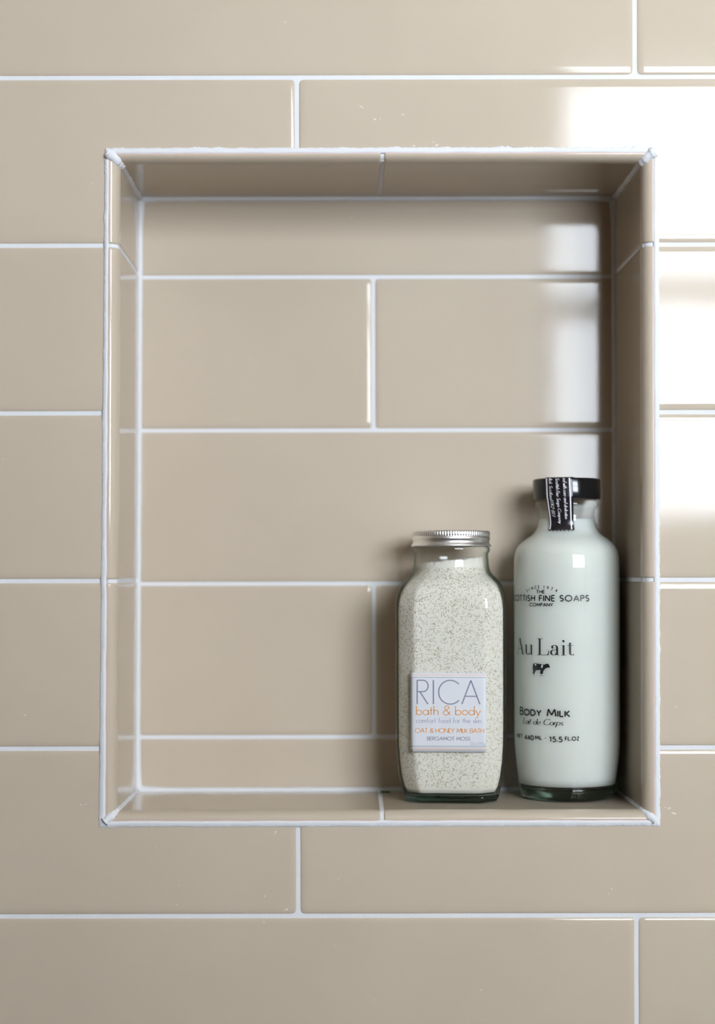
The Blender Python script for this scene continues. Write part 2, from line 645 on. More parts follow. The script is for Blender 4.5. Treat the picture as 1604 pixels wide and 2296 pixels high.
# the grout bed seen in the bullnose joints
V, F = [], []
for s_ in 'LRTB':
    pr = [(y + (0.5 * MM if o > 1 * MM else 0), o) for (y, o) in [(ND + .8 * MM, 0)] + bull_profile(s_, 0.0)[4:-2]]
    b0 = len(V)
    for (y, off) in pr:
        a, b = limits(s_, y, max(off, 0))
        frac = min(1.0, off / ROUT[s_])
        for t in (a, b):
            V.append(side_point(s_, t, y + .45 * MM * frac, off + .5 * MM * (1 - frac * .6)))
    for i in range(len(pr) - 1):
        q = (b0 + 2 * i, b0 + 2 * i + 1, b0 + 2 * i + 3, b0 + 2 * i + 2)
        F.append(tuple(reversed(q)) if s_ in 'LB' else q)
mesh_obj('joint_grout', V, F, GROUT, trim)


def nz(x, y=0.0, z=0.0):
    return noise.noise(Vector((x, y, z)))


# ragged bead of grout between bullnose and wall tiles, one strip per side
def bead(side):
    r = ROUT[side]
    a, b = limits(side, 0, r)
    ext = {'L': 24, 'R': 24, 'T': 40, 'B': 40}[side]
    L = b - a
    steps = int(L / 3)
    V, F = [], []
    prevN = 6
    for i in range(steps + 1):
        t = a + L * i / steps
        # outer line measured in the photograph
        if side == 'L': outer = NL(t) * PX - OL(t) * PX
        elif side == 'R': outer = (OR_ - NR(t)) * PX
        elif side == 'T': outer = (NT - OT) * PX
        else: outer = (OB - NB) * PX
        seed = {'L': 1.3, 'R': 5.1, 'T': 9.7, 'B': 14.2}[side]
        rag = 0.45 * nz(t * .035, seed) + 0.45 * nz(t * .15, seed + 3) + .3 * nz(t * .5, seed + 7)
        smear = max(0.0, nz(t * .022, seed + 20) - .28) * 4.0
        outer += (rag + smear * (0.6 + nz(t * .3, seed))) * MM * .8
        # run the strip on past its corner so that the four meet
        e0 = (t - a) / L
        inner = r + .45 * MM + .45 * MM * nz(t * .02, seed + 11) + .15 * MM * nz(t * .15, seed + 12)
        q = outer - inner
        ring = [(-PROUD + .4 * MM, inner - .15 * MM), (-PROUD - .25 * MM, inner + .12 * q), (-PROUD - .25 * MM + .1 * MM * nz(t * .2, seed + 2), inner + .45 * q),
                (-.55 * MM, inner + .8 * q), (-.28 * MM, inner + .95 * q), (.3 * MM, inner + q)]
        for (y, off) in ring:
            # mitre: stretch along the side in step with the distance outwards
            ex0, ex1 = limits(side, 0, min(off, r))
            if off > r:
                fo = (off - r) / max(1e-6, outer - r)
                w0, w1 = (OT, OB) if side in 'LR' else (OL(OT if side == 'T' else OB), OR_)
                ex0 += (w0 - ex0) * fo; ex1 += (w1 - ex1) * fo
            tt = ex0 + (ex1 - ex0) * e0
            V.append(side_point(side, tt, y, off))
    n = 6
    for i in range(steps):
        for j in range(n - 1):
            q = (i * n + j, (i + 1) * n + j, (i + 1) * n + j + 1, i * n + j + 1)
            F.append(tuple(reversed(q)) if side in 'RT' else q)
    mesh_obj('grout_bead', V, F, GROUT, trim)


for s_ in 'LRTB':
    bead(s_)


def sweep(name, pts, rad, material, parent, n=9, jit=0.0, seed=0.0):
    """a tube along pts with radii rad"""
    V, F = [], []
    m = len(pts)
    for i, p in enumerate(pts):
        p = Vector(p)
        t = (Vector(pts[min(i + 1, m - 1)]) - Vector(pts[max(i - 1, 0)])).normalized()
        up = Vector((0, 0, 1)) if abs(t.z) < .8 else Vector((0, 1, 0))
        s = t.cross(up).normalized(); q = s.cross(t)
        for k in range(n):
            a = 2 * PI * k / n
            rr = rad[i] * (1 + jit * nz(i * .35, k * .9, seed))
            V.append(p + (s * math.cos(a) + q * math.sin(a)) * rr)
    for i in range(m - 1):
        for k in range(n):
            F.append((i * n + k, i * n + (k + 1) % n, (i + 1) * n + (k + 1) % n, (i + 1) * n + k))
    F.append(tuple(range(n - 1, -1, -1))); F.append(tuple((m - 1) * n + k for k in range(n)))
    return mesh_obj(name, V, F, material, parent)


# fillets in the four receding corners, running over the bullnose to the wall's face
for sd, vert in (('L', 'T'), ('R', 'T'), ('L', 'B'), ('R', 'B')):
    va = NT if vert == 'T' else NB
    pts, rad = [], []
    pr = bull_profile(sd)[3:-2]
    fine = []
    for i in range(len(pr) - 1):
        k = max(1, int(abs(pr[i + 1][0] - pr[i][0]) / (3 * MM)))
        for j in range(k):
            fine.append((pr[i][0] + (pr[i + 1][0] - pr[i][0]) * j / k, pr[i][1] + (pr[i + 1][1] - pr[i][1]) * j / k))
    fine.append(pr[-1])
    for i, (y, off) in enumerate(fine):
        px_, _, _ = side_point(sd, va, y, off)
        r2 = off / ROUT[sd] * ROUT[vert]
        zc = ZC - va * PX + (r2 if vert == 'T' else -r2)
        o_ = .95 * MM
        px_ += -o_ if sd == 'L' else o_
        zc += o_ if vert == 'T' else -o_
        pts.append((px_, y + .3 * MM, zc))
        front = min(1.0, off / ROUT[sd])
        base = {('L', 'T'): 3.3, ('R', 'T'): 3.2, ('L', 'B'): 2.7, ('R', 'B'): 2.5}[(sd, vert)]
        extra = (.25 if vert == 'T' else .2) * math.exp(-(max(y, 0) / (10 * MM)) ** 2)
        rad.append((base + extra * (1 - front * .5)) * MM * (1 + .22 * nz(i * .3, va * .01, 4 if sd == 'L' else 8)))
    sweep('corner_grout', pts, rad, GROUT, trim, jit=.18, seed=va * .01)

# fillets round the back of the niche
cn = [(NL(NT) * PX, ZC - NT * PX), ((NR(NT) - 5) * PX, ZC - NT * PX), ((NR(NB) - 5) * PX, ZC - NB * PX), (NL(NB) * PX, ZC - NB * PX)]
for i in range(4):
    a, b = Vector(cn[i]), Vector(cn[(i + 1) % 4])
    n = 90
    pts, rad = [], []
    for k in range(n + 1):
        p = a.lerp(b, k / n)
        pts.append((p.x, ND + .6 * MM, p.y))
        e = min(k, n - k) / n
        rad.append((2.35 + 2.1 * math.exp(-e * 38)) * MM * (1 + .12 * nz(k * .4, i * 3.1)))
    sweep('back_grout', pts, rad, GROUT, trim, jit=.08, seed=i)

# ------------------------------------------------------------------ stroke lettering
def arc(cx, cy, rx, ry, a0, a1, n=16):
    return [(cx + rx * math.cos(math.radians(a0 + (a1 - a0) * i / n)), cy + ry * math.sin(math.radians(a0 + (a1 - a0) * i / n))) for i in range(n + 1)]


def circ(cx, cy, rx, ry=None):
    return arc(cx, cy, rx, ry or rx, 90, 450, 26)


GL = {
    'A': (.78, [[(0, 0), (.39, 1)], [(.39, 1), (.78, 0)], [(.13, .33), (.65, .33)]]),
    'B': (.54, [[(0, 0), (0, 1)], [(0, 1), (.25, 1)] + arc(.25, .76, .24, .24, 90, -90) + [(0, .52)], [(0, .52), (.28, .52)] + arc(.28, .26, .26, .26, 90, -90) + [(0, 0)]]),
    'C': (.87, [arc(.5, .5, .5, .5, 42, 318, 30)]),
    'D': (.74, [[(0, 0), (0, 1)], [(0, 1), (.24, 1)] + arc(.24, .5, .5, .5, 90, -90, 22) + [(0, 0)]]),
    'E': (.46, [[(0, 0), (0, 1)], [(0, 1), (.46, 1)], [(0, .52), (.42, .52)], [(0, 0), (.46, 0)]]),
    'F': (.44, [[(0, 0), (0, 1)], [(0, 1), (.44, 1)], [(0, .52), (.4, .52)]]),
    'G': (.98, [arc(.5, .5, .5, .5, 42, 355, 30) + [(.6, .46)]]),
    'H': (.64, [[(0, 0), (0, 1)], [(.64, 0), (.64, 1)], [(0, .52), (.64, .52)]]),
    'I': (.0, [[(0, 0), (0, 1)]]),
    'K': (.58, [[(0, 0), (0, 1)], [(.54, 1), (0, .42)], [(.12, .55), (.58, 0)]]),
    'L': (.42, [[(0, 1), (0, 0)], [(0, 0), (.42, 0)]]),
    'M': (.9, [[(0, 0), (.12, 1)], [(.12, 1), (.45, .18)], [(.45, .18), (.78, 1)], [(.78, 1), (.9, 0)]]),
    'N': (.7, [[(0, 0), (0, 1)], [(0, 1), (.7, 0)], [(.7, 0), (.7, 1)]]),
    'O': (1.0, [circ(.5, .5, .5)]),
    'P': (.5, [[(0, 0), (0, 1)], [(0, 1), (.25, 1)] + arc(.25, .75, .25, .25, 90, -90) + [(0, .5)]]),
    'R': (.52, [[(0, 0), (0, 1)], [(0, 1), (.27, 1)] + arc(.27, .76, .24, .24, 90, -90) + [(0, .52)], [(.12, .52), (.5, 0)]]),
    'S': (.5, [arc(.25, .755, .22, .245, 35, 270) + arc(.25, .255, .24, .255, 90, -145)[1:]]),
    'T': (.54, [[(.27, 0), (.27, 1)], [(0, 1), (.54, 1)]]),
    'U': (.62, [[(0, 1), (0, .31)] + arc(.31, .31, .31, .31, 180, 360) + [(.62, 1)]]),
    'Y': (.62, [[(0, 1), (.31, .48)], [(.62, 1), (.31, .48)], [(.31, .48), (.31, 0)]]),
    'Z': (.5, [[(0, 1), (.5, 1)], [(.5, 1), (0, 0)], [(0, 0), (.5, 0)]]),
    '0': (.56, [circ(.28, .5, .28, .5)]), 'o0': (.56, [circ(.28, .28, .28)]),
    '1': (.24, [[(0, .8), (.2, 1)], [(.2, 1), (.2, 0)]]),
    '2': (.54, [arc(.26, .73, .25, .27, 165, -35) + [(0, 0)], [(0, 0), (.54, 0)]]),
    '3': (.5, [arc(.23, .76, .22, .24, 140, -90) + arc(.23, .27, .27, .27, 90, -140)]),
    '4': (.62, [[(.45, 0), (.45, 1)], [(.45, 1), (0, .3)], [(0, .3), (.62, .3)]]),
    '5': (.54, [[(.48, 1), (.13, 1)], [(.13, 1), (.08, .55)], arc(.26, .32, .28, .32, 130, -140)]),
    '7': (.52, [[(0, 1), (.52, 1)], [(.52, 1), (.15, 0)]]),
    '8': (.5, [circ(.25, .75, .21, .24), circ(.25, .26, .25, .26)]),
    '9': (.54, [circ(.27, .7, .27, .3), arc(.0, .7, .54, .7, 0, -62)]),
    'a': (.52, [circ(.26, .26, .26), [(.52, .52), (.52, 0)]]),
    'b': (.52, [[(0, 1), (0, 0)], circ(.26, .26, .26)]),
    'c': (.45, [arc(.26, .26, .26, .26, 48, 312, 22)]),
    'd': (.52, [circ(.26, .26, .26), [(.52, 1), (.52, 0)]]),
    'e': (.52, [[(0, .27), (.52, .27)] + arc(.26, .26, .26, .26, 2, 312, 24)]),
    'f': (.28, [[(.1, 0), (.1, .82)] + arc(.26, .82, .16, .18, 180, 80, 8), [(0, .52), (.26, .52)]]),
    'g': (.52, [circ(.26, .26, .26), [(.52, .52), (.52, -.05)] + arc(.26, -.05, .26, .24, 0, -150, 12)]),
    'h': (.42, [[(0, 0), (0, 1)], [(0, .28)] + arc(.21, .31, .21, .21, 180, 0, 12) + [(.42, 0)]]),
    'i': (.0, [[(0, 0), (0, .52)], [(0, .7), (0, .78)]]),
    'k': (.38, [[(0, 0), (0, 1)], [(.34, .52), (0, .22)], [(.1, .31), (.38, 0)]]),
    'l': (.0, [[(0, 0), (0, 1)]]),
    'm': (.7, [[(0, 0), (0, .52)], [(0, .3)] + arc(.175, .34, .175, .18, 180, 0, 10) + [(.35, 0)], [(.35, .3)] + arc(.525, .34, .175, .18, 180, 0, 10) + [(.7, 0)]]),
    'n': (.4, [[(0, 0), (0, .52)], [(0, .28)] + arc(.2, .31, .2, .21, 180, 0, 12) + [(.4, 0)]]),
    'o': (.52, [circ(.26, .26, .26)]),
    'p': (.52, [[(0, .52), (0, -.36)], circ(.26, .26, .26)]),
    'r': (.22, [[(0, 0), (0, .52)], [(0, .26)] + arc(.2, .32, .2, .2, 180, 78, 8)]),
    's': (.3, [arc(.15, .39, .13, .13, 40, 270, 10) + arc(.15, .13, .15, .13, 90, -145, 10)[1:]]),
    't': (.26, [[(.12, .86), (.12, 0)], [(0, .52), (.26, .52)]]),
    'u': (.42, [[(0, .52), (0, .21)] + arc(.21, .21, .21, .21, 180, 360, 12) + [(.42, .21)], [(.42, .52), (.42, 0)]]),
    'w': (.64, [[(0, .52), (.16, 0)], [(.16, 0), (.32, .5)], [(.32, .5), (.48, 0)], [(.48, 0), (.64, .52)]]),
    'y': (.46, [[(0, .52), (.24, 0)], [(.46, .52), (.1, -.36)]]),
    'z': (.4, [[(0, .52), (.4, .52)], [(.4, .52), (0, 0)], [(0, 0), (.4, 0)]]),
    '&': (.66, [[(.66, 0), (.2, .62)] + arc(.33, .8, .2, .2, 215, -35, 16) + [(.2, .46)] + arc(.26, .25, .26, .25, 120, 300, 14) + [(.5, .12), (.64, .4)]]),
    '.': (.06, [[(.03, 0), (.03, .2)]]), '-': (.2, [[(0, .36), (.2, .36)]]), '|': (.0, [[(0, .3), (0, .4)]]),
    '/': (.4, [[(0, -.1), (.4, 1.05)]]),
}


def ribbon(tris, pts, w0, w1=None, maxseg=None):
    """append the triangles of a stroke; w0 = width of steep strokes, w1 = width of level strokes"""
    if w1 is None: w1 = w0
    P = [Vector(pts[0])]
    for a, b in zip(pts[:-1], pts[1:]):
        a, b = Vector(a), Vector(b)
        L = (b - a).length
        if L < 1e-9: continue
        k = max(1, int(math.ceil(L / maxseg))) if maxseg else 1
        for i in range(1, k + 1): P.append(a.lerp(b, i / k))
    n = len(P)
    if n < 2: return
    closed = (P[0] - P[-1]).length < 1e-6
    Lf, Rt = [], []
    for i in range(n):
        if closed:
            d = P[(i + 1) % n if i < n - 1 else 1] - P[i - 1 if i > 0 else n - 2]
        else:
            d = P[min(i + 1, n - 1)] - P[max(i - 1, 0)]
        if d.length < 1e-12: d = Vector((1, 0))
        d.normalize()
        wd = w1 + (w0 - w1) * abs(d.y) ** 1.5
        nrm = Vector((-d.y, d.x)) * wd / 2
        Lf.append(P[i] + nrm); Rt.append(P[i] - nrm)
    for i in range(n - 1):
        tris.append((Rt[i], Rt[i + 1], Lf[i + 1])); tris.append((Rt[i], Lf[i + 1], Lf[i]))


def set_text(tris, s, x0, x1, base, h, wt, wt1=None, track=.16, space=.42, slant=0.0, seg=None, small=None, mid=None):
    """lay out s so that it runs from x0 to x1 (or is centred on mid with natural width)"""
    pos, x = [], 0.0
    for ch in s:
        if ch == ' ':
            x += space; continue
        k = 1.0
        key = ch
        if small and ch.islower(): key, k = ch.upper(), small
        if ch == '·': key = '|'
        g = GL[key]
        pos.append((x, key, k)); x += g[0] * k + track
    tot = x - track
    if mid is not None:
        sx = h; x0 = mid - tot * h / 2
    else:
        sx = (x1 - x0) / tot
    for (px_, key, k) in pos:
        for st in GL[key][1]:
            pp = [(x0 + (px_ + (q[0] + slant * q[1]) * k) * sx, base + q[1] * h * k) for q in st]
            ribbon(tris, pp, wt, wt1, seg)


def dot(tris, x, y, r):
    c = [Vector((x + r * math.cos(2 * PI * i / 14), y + r * math.sin(2 * PI * i / 14))) for i in range(14)]
    for i in range(1, 13): tris.append((c[0], c[i], c[i + 1]))


def poly(tris, pts):
    vs3 = [Vector((p[0], p[1], 0)) for p in pts]
    for t in tessellate_polygon([vs3]):
        a, b, c = [Vector(pts[i]) for i in t]
        if (b - a).cross(c - a) < 0: b, c = c, b
        tris.append((a, b, c))


def print_obj(name, tris, fmap, material, parent):
    V, F = [], []
    for t in tris:
        b = len(V)
        V += [fmap(p[0], p[1]) for p in t]
        F.append((b, b + 1, b + 2))
    return mesh_obj(name, V, F, material, parent, smooth=False)


# ------------------------------------------------------------------ glass bottle of body milk
SHELF = ZC - NB * PX
BX, BY = 139.6 * MM, 66.5 * MM
bottle = empty('bottle', (BX, BY, SHELF + .0002))
tag(bottle, 'tall round glass bottle of white body milk with black cap, right of the speckled jar', 'bottle')
outer = [(34.0, 28), (34.65, 36), (34.7, 60), (34.7, 100), (34.7, 148), (34.6, 153), (34.2, 157), (33.2, 160.5), (31.6, 163.3), (29.4, 165.6), (26.8, 167.7), (24.2, 169.4), (22.0, 171.2), (20.3, 173.4), (19.1, 176), (18.4, 179), (18.1, 182), (18.0, 186),
         (18.6, 187), (20.0, 187.8), (20.5, 189), (20.4, 191), (19.6, 192.2), (18.5, 193)]
low = [(31.0, 5.5), (31.6, 9), (32.3, 14), (33.0, 19), (33.6, 24)]
gp = [(r * MM, z * MM) for r, z in low + outer]
lathe('glass_body', gp, 96, BOTG, bottle)
base = [(0, 1.6), (20, 1.2), (26.5, 0.2), (28.2, 0), (29.6, 0.9), (30.5, 2.8), (31.0, 5.5), (31.2, 7.2), (31.0, 8.4), (29.5, 9.2), (22, 10.0), (10, 10.6), (0, 10.8)]
lathe('glass_base', [(max(r, .01) * MM, z * MM) for r, z in base], 96, DARKG, bottle, True, True)
milk = [(0.01, 11.2), (22, 10.4), (29.6, 9.7), (31.2, 9.6)] + [(r - .45, z) for r, z in low[2:] + outer if z < 180]
milk += [(17.6, 180.3), (17.3, 180.5), (0.01, 180.4)]
lathe('milk', [(r * MM, z * MM) for r, z in milk], 96, MILK, bottle)
capp = [(0.01, 193.2), (21.0, 193.2), (21.8, 193.6), (21.95, 194.4), (21.95, 205.2), (21.6, 206.1), (20.8, 206.5), (0.01, 206.6)]
lathe('cap', [(r * MM, z * MM) for r, z in capp], 96, CAPB, bottle)
# small embossed marks moulded into the thick base
V, F = [], []
for k, (da, dz, hh_) in enumerate([(0, 4.0, 2.2), (3.2, 4.0, 2.2), (7.5, 4.2, 2.6), (10.5, 4.2, 2.6), (14, 4.0, 2.4)]):
    a = math.radians(-90 - 1 + da)
    ca, sa = math.cos(a), math.sin(a)
    b0 = len(V)
    for (t, zz, rr) in ((-.5, 0, 30.6), (.5, 0, 30.6), (.5, hh_, 31.2), (-.5, hh_, 31.2), (-.3, .3, 31.4), (.3, .3, 31.4), (.3, hh_ - .3, 31.8), (-.3, hh_ - .3, 31.8)):
        V.append(((rr * ca - t * sa) * MM, (rr * sa + t * ca) * MM, (dz + zz - 1) * MM))
    F += [tuple(b0 + i for i in f_) for f_ in ((4, 5, 6, 7), (0, 1, 5, 4), (1, 2, 6, 5), (2, 3, 7, 6), (3, 0, 4, 7))]
mesh_obj('embossed_mark', V, F, DARKG, bottle)

TH0 = math.radians(-35.3)
RB = 34.78


def on_bottle(u, v):
    t = TH0 + u / RB
    return (RB * math.sin(t) * MM, -RB * math.cos(t) * MM, v * MM)


def bottle_print(name, fn, label=None, m=INKB):
    tr = []
    fn(tr)
    o = print_obj(name, tr, on_bottle, m, bottle)
    if label: o['label'] = label
    return o


def maker(tr):
    # SINCE 1974 on a shallow arch
    s = 'SINCE 1974'
    angs = [-10.6, -8.6, -6.1, -3.5, -1.2, None, 2.3, 4.9, 7.5, 10.4]
    for ch, x in zip(s, angs):
        if x is None: continue
        g = GL[ch]
        yy = 135.8 - 0.021 * x * x
        sl = -2 * 0.021 * x
        hgt = 1.75
        for st in g[1]:
            pp = []
            for q in st:
                dx = (q[0] - g[0] / 2) * hgt * .85; dy = q[1] * hgt
                pp.append((x + dx - dy * sl, yy + dy + dx * sl))
            ribbon(tr, pp, .38, None, .6)
    set_text(tr, 'THE', -2.9, 2.9, 132.7, 1.95, .5, track=.2, seg=.6)
    set_text(tr, 'SCOTTISH FINE SOAPS', -32.0, 31.6, 127.8, 3.5, .76, track=.3, space=.55, seg=.6)
    set_text(tr, 'COMPANY', -8.6, 8.4, 124.5, 1.9, .5, track=.22, seg=.6)


bottle_print('maker_lettering', maker)


def aulait(tr):
    b, h = 93.6, 10.3
    thick, thin = 1.25, .26
    S = .5

    def R(p, a=thick, c=thin): ribbon(tr, p, a, c, S)

    def bar(x0, x1, y, t=.26): ribbon(tr, [(x0, y), (x1, y)], t, t, S)
    x = -23.0
    # A
    ribbon(tr, [(x + .9, b), (x + 4.1, b + h)], .3, .3, S)
    ribbon(tr, [(x + 4.1, b + h), (x + 7.7, b)], 1.35, 1.35, S)
    bar(x + 2.0, x + 6.2, b + 3.3)
    bar(x - .2, x + 2.2, b); bar(x + 6.2, x + 9.1, b)
    # u
    x += 10.2
    xh = 6.2
    R([(x + 1, b + xh), (x + 1, b + 1.9)] + arc(x + 2.7, b + 1.9, 1.7, 1.9, 180, 330, 10))
    R([(x + 5.6, b + xh), (x + 5.6, b)])
    bar(x - .2, x + 1.5, b + xh); bar(x + 4.3, x + 6, b + xh); bar(x + 5.6, x + 6.9, b)
    # L
    x += 10.3
    R([(x + 1.9, b + h), (x + 1.9, b)])
    bar(x, x + 4.2, b + h); bar(x, x + 7.9, b)
    poly(tr, [(x + 7.0, b), (x + 8.1, b), (x + 8.35, b + 3.1), (x + 8.05, b + 3.1), (x + 7.6, b + 1.2)])
    # a
    x += 9.4
    dot(tr, x + 1.25, b + 4.7, .62)
    R(arc(x + 2.5, b + 4.55, 1.75, 1.7, 170, 0, 12) + [(x + 4.25, b + 1.2)] + arc(x + 5.1, b + 1.1, .85, 1.0, 180, 300, 6))
    R([(x + 4.25, b + 3.6)] + arc(x + 2.2, b + 1.7, 1.9, 1.65, 80, 300, 16) + [(x + 4.2, b + 1.6)])
    # i
    x += 7.0
    R([(x + 1.3, b + xh), (x + 1.3, b)])
    bar(x - .1, x + 1.8, b + xh); bar(x - .2, x + 2.9, b)
    dot(tr, x + 1.25, b + 8.9, .78)
    # t
    x += 4.1
    R([(x + 1.3, b + 8.0), (x + 1.3, b + 1.7)] + arc(x + 2.7, b + 1.6, 1.4, 1.5, 180, 320, 8))
    bar(x - .3, x + 3.6, b + xh)
    poly(tr, [(x + .2, b + xh), (x + 1.3, b + xh), (x + 1.3, b + 8.1), (x + 1.0, b + 7.2)])


bottle_print('title_lettering', aulait)

COWPX = [(358, 1232), (400, 1228), (470, 1236), (515, 1242), (545, 1226), (556, 1230), (572, 1230), (578, 1248), (590, 1270), (584, 1284), (562, 1280), (535, 1292), (515, 1312), (502, 1334), (496, 1362), (500, 1398), (482, 1398), (478, 1365), (473, 1398), (455, 1398),
         (460, 1362), (462, 1332), (430, 1330), (396, 1338), (384, 1350), (378, 1372), (386, 1398), (368, 1398), (363, 1375), (366, 1398), (350, 1398), (352, 1368), (358, 1338), (351, 1290)]


def cowpt(p): return ((p[0] - 466) * .0525, 80.3 + (1398 - p[1]) * .0458)


bottle_print('cow_emblem', lambda tr: poly(tr, [cowpt(p) for p in COWPX]))


def cowwhite(tr):
    for pg in ([(384, 1236), (408, 1240), (400, 1256), (386, 1256)], [(478, 1246), (500, 1246), (496, 1264), (486, 1290), (476, 1282)], [(392, 1338), (402, 1326), (440, 1322), (462, 1316), (462, 1330), (430, 1331)],
               [(351, 1392), (353, 1374), (366, 1376), (366, 1392)], [(457, 1392), (460, 1372), (474, 1372), (472, 1392)], [(370, 1392), (372, 1376), (380, 1376), (384, 1392)], [(482, 1392), (483, 1374), (497, 1372), (497, 1392)]):
        poly(tr, [cowpt(p) for p in pg])


tr = []
cowwhite(tr)
print_obj('cow_patch', tr, lambda u, v: ((RB + .04) * math.sin(TH0 + u / RB) * MM, -(RB + .04) * math.cos(TH0 + u / RB) * MM, v * MM), mat('emblem_white', (.7, .72, .68), .4), bottle)


def product(tr):
    set_text(tr, 'Body Milk', -18.6, 19.0, 54.9, 4.5, .95, track=.2, space=.5, seg=.6, small=.78)
    set_text(tr, 'Lait de Corps', -15.0, 14.6, 49.3, 3.7, .62, .24, track=.14, space=.42, slant=.28, seg=.5)
    set_text(tr, 'NET', -23.6, -16.2, 39.9, 2.2, .62, track=.22, seg=.6)
    set_text(tr, '440', -13.4, -5.6, 39.2, 2.8, .7, track=.14, seg=.6)
    set_text(tr, 'ML', -4.2, .6, 39.9, 2.2, .62, track=.3, seg=.6)
    dot(tr, 3.3, 40.9, .32)
    set_text(tr, '15.5', 6.2, 14.2, 38.9, 3.0, .7, track=.22, seg=.6)
    set_text(tr, 'FL.OZ', 16.2, 24.8, 39.9, 2.2, .62, track=.3, seg=.6)


bottle_print('product_lettering', product)

# black seal tape folded over the cap and stuck to the shoulder
TT = math.radians(-21.1)
TP = [(10, 206.9), (20.9, 206.85), (21.9, 206.5), (22.2, 205.6), (22.2, 194.0), (21.9, 193.0), (21.1, 188.5), (20.1, 183), (19.6, 179), (19.7, 176.4), (20.6, 173.9), (21.6, 172.3)]
SS = [0.0]
for a, b in zip(TP[:-1], TP[1:]): SS.append(SS[-1] + math.hypot(b[0] - a[0], b[1] - a[1]))
SEDGE = SS[2]


def on_tape(wd, s, lift=0.0):
    s = max(0.0, min(SS[-1] - 1e-6, s))
    for i in range(len(SS) - 1):
        if s <= SS[i + 1]: break
    f_ = (s - SS[i]) / (SS[i + 1] - SS[i])
    r = TP[i][0] + (TP[i + 1][0] - TP[i][0]) * f_
    z = TP[i][1] + (TP[i + 1][1] - TP[i][1]) * f_
    dr, dz = TP[i + 1][0] - TP[i][0], TP[i + 1][1] - TP[i][1]
    L = math.hypot(dr, dz)
    r += -dz / L * lift; z += dr / L * lift
    t = TT + .05 * max(0, (s - SEDGE)) / 22.0
    if s < SEDGE - 1.5:
        # across the flat top of the cap: a straight strip
        x, y = wd, -math.sqrt(max(r * r - 0, 0))
        c, sn = math.cos(t), math.sin(t)
        return ((x * c - y * sn) * MM, (x * sn + y * c) * MM, z * MM)
    q = wd / 21.2
    return (r * math.sin(t + q) * MM, -r * math.cos(t + q) * MM, z * MM)


NW = 36
V, F = [], []
ssam = [SS[0] + (SEDGE - 2) * i / 4 for i in range(5)] + [SEDGE - 1 + (SS[-1] - SEDGE + 1) * i / 40 for i in range(41)]
for si, s in enumerate(ssam):
    for k in range(NW + 1):
        wd = -8.8 + 17.6 * k / NW
        s2 = s
        if si == len(ssam) - 1: s2 = s - 1.1 * abs(((k / NW * 7.0) % 1.0) - .5) * 2
        elif si == len(ssam) - 2: s2 = min(s, ssam[-1] - 1.3)
        V.append(on_tape(wd, s2))
for i in range(len(ssam) - 1):
    for k in range(NW):
        a = i * (NW + 1) + k
        F.append((a, a + NW + 1, a + NW + 2, a + 1))
tape = mesh_obj('seal_tape', V, F, TAPEB, bottle)
tape['label'] = 'black seal tape with white lettering folded over the cap'
sd_ = tape.modifiers.new('thickness', 'SOLIDIFY'); sd_.thickness = .08 * MM
tr = []
ribbon(tr, [(-7.7, SEDGE + .2), (-7.7, SS[-1] - 1.3)], .85, .85, .6)
ribbon(tr, [(7.0, SEDGE + .2), (7.0, SS[-1] - 1.3)], .85, .85, .6)


def flip(tr):  # keep the faces outward after the s axis is flipped
    return [(a, c, b) for a, b, c in tr]


print_obj('border_line', flip(tr), lambda a, b: on_tape(a, b, .1), INKW, tape)
tr = []
for s_txt, wpos, s0, s1 in (('lkirk Scotland FK2 8TT', -6.0, .0, 24.5), ('Scottish Fine Soaps Company', -1.5, -.2, 29.0), ('ed with care and dedication', 3.0, .0, 26.0)):
    t2 = []
    set_text(t2, s_txt, s0, s1, 0, 2.2, .34, .12, track=.12, space=.4, slant=.35, seg=.5)
    for t in t2: tr.append(tuple(Vector((wpos + p.y, SEDGE + .4 + p.x)) for p in t))
print_obj('tape_lettering', tr, lambda a, b: on_tape(a, b, .1), INKW, tape)

# ------------------------------------------------------------------ square jar of milk bath
JX, JY = 64.3 * MM, 63.5 * MM
JROT = math.radians(-4.5)
jar = empty('jar', (JX, JY, SHELF + .0002), JROT)
tag(jar, 'square glass jar of pale speckled oat milk bath with silver screw lid and white label', 'jar')


def section(t, h, b):
    s = 0.0
    for k in range(8):
        c = math.cos(t - k * PI / 4)
        if c > 0: s += (c / (h if k % 2 == 0 else h * 1.19)) ** 64
    ro = s ** (-1 / 64.0)
    return ro * b + h * (1 - b)


JP = [(28.2, 0.0, 1), (29.4, 0.7, 1), (30.3, 2.6, 1), (30.9, 5.2, 1), (31.9, 9.5, 1), (33.3, 16.5, 1), (34.4, 25, 1), (35.1, 36, 1), (35.3, 50, 1), (35.3, 80, 1), (35.3, 110, 1), (35.3, 122, 1), (35.15, 128, 1), (34.6, 132.5, .95), (33.4, 136.5, .82),
      (31.6, 139.6, .62), (29.3, 142.3, .4), (27.0, 144.6, .2), (25.2, 147.0, .07), (24.5, 149.5, 0), (24.3, 152, 0), (23.8, 157.6, 0), (24.1, 158.6, 0), (25.0, 159.6, 0), (25.1, 161.2, 0), (24.6, 162.6, 0), (23.2, 163.2, 0), (23.0, 168, 0)]
NJ = 240


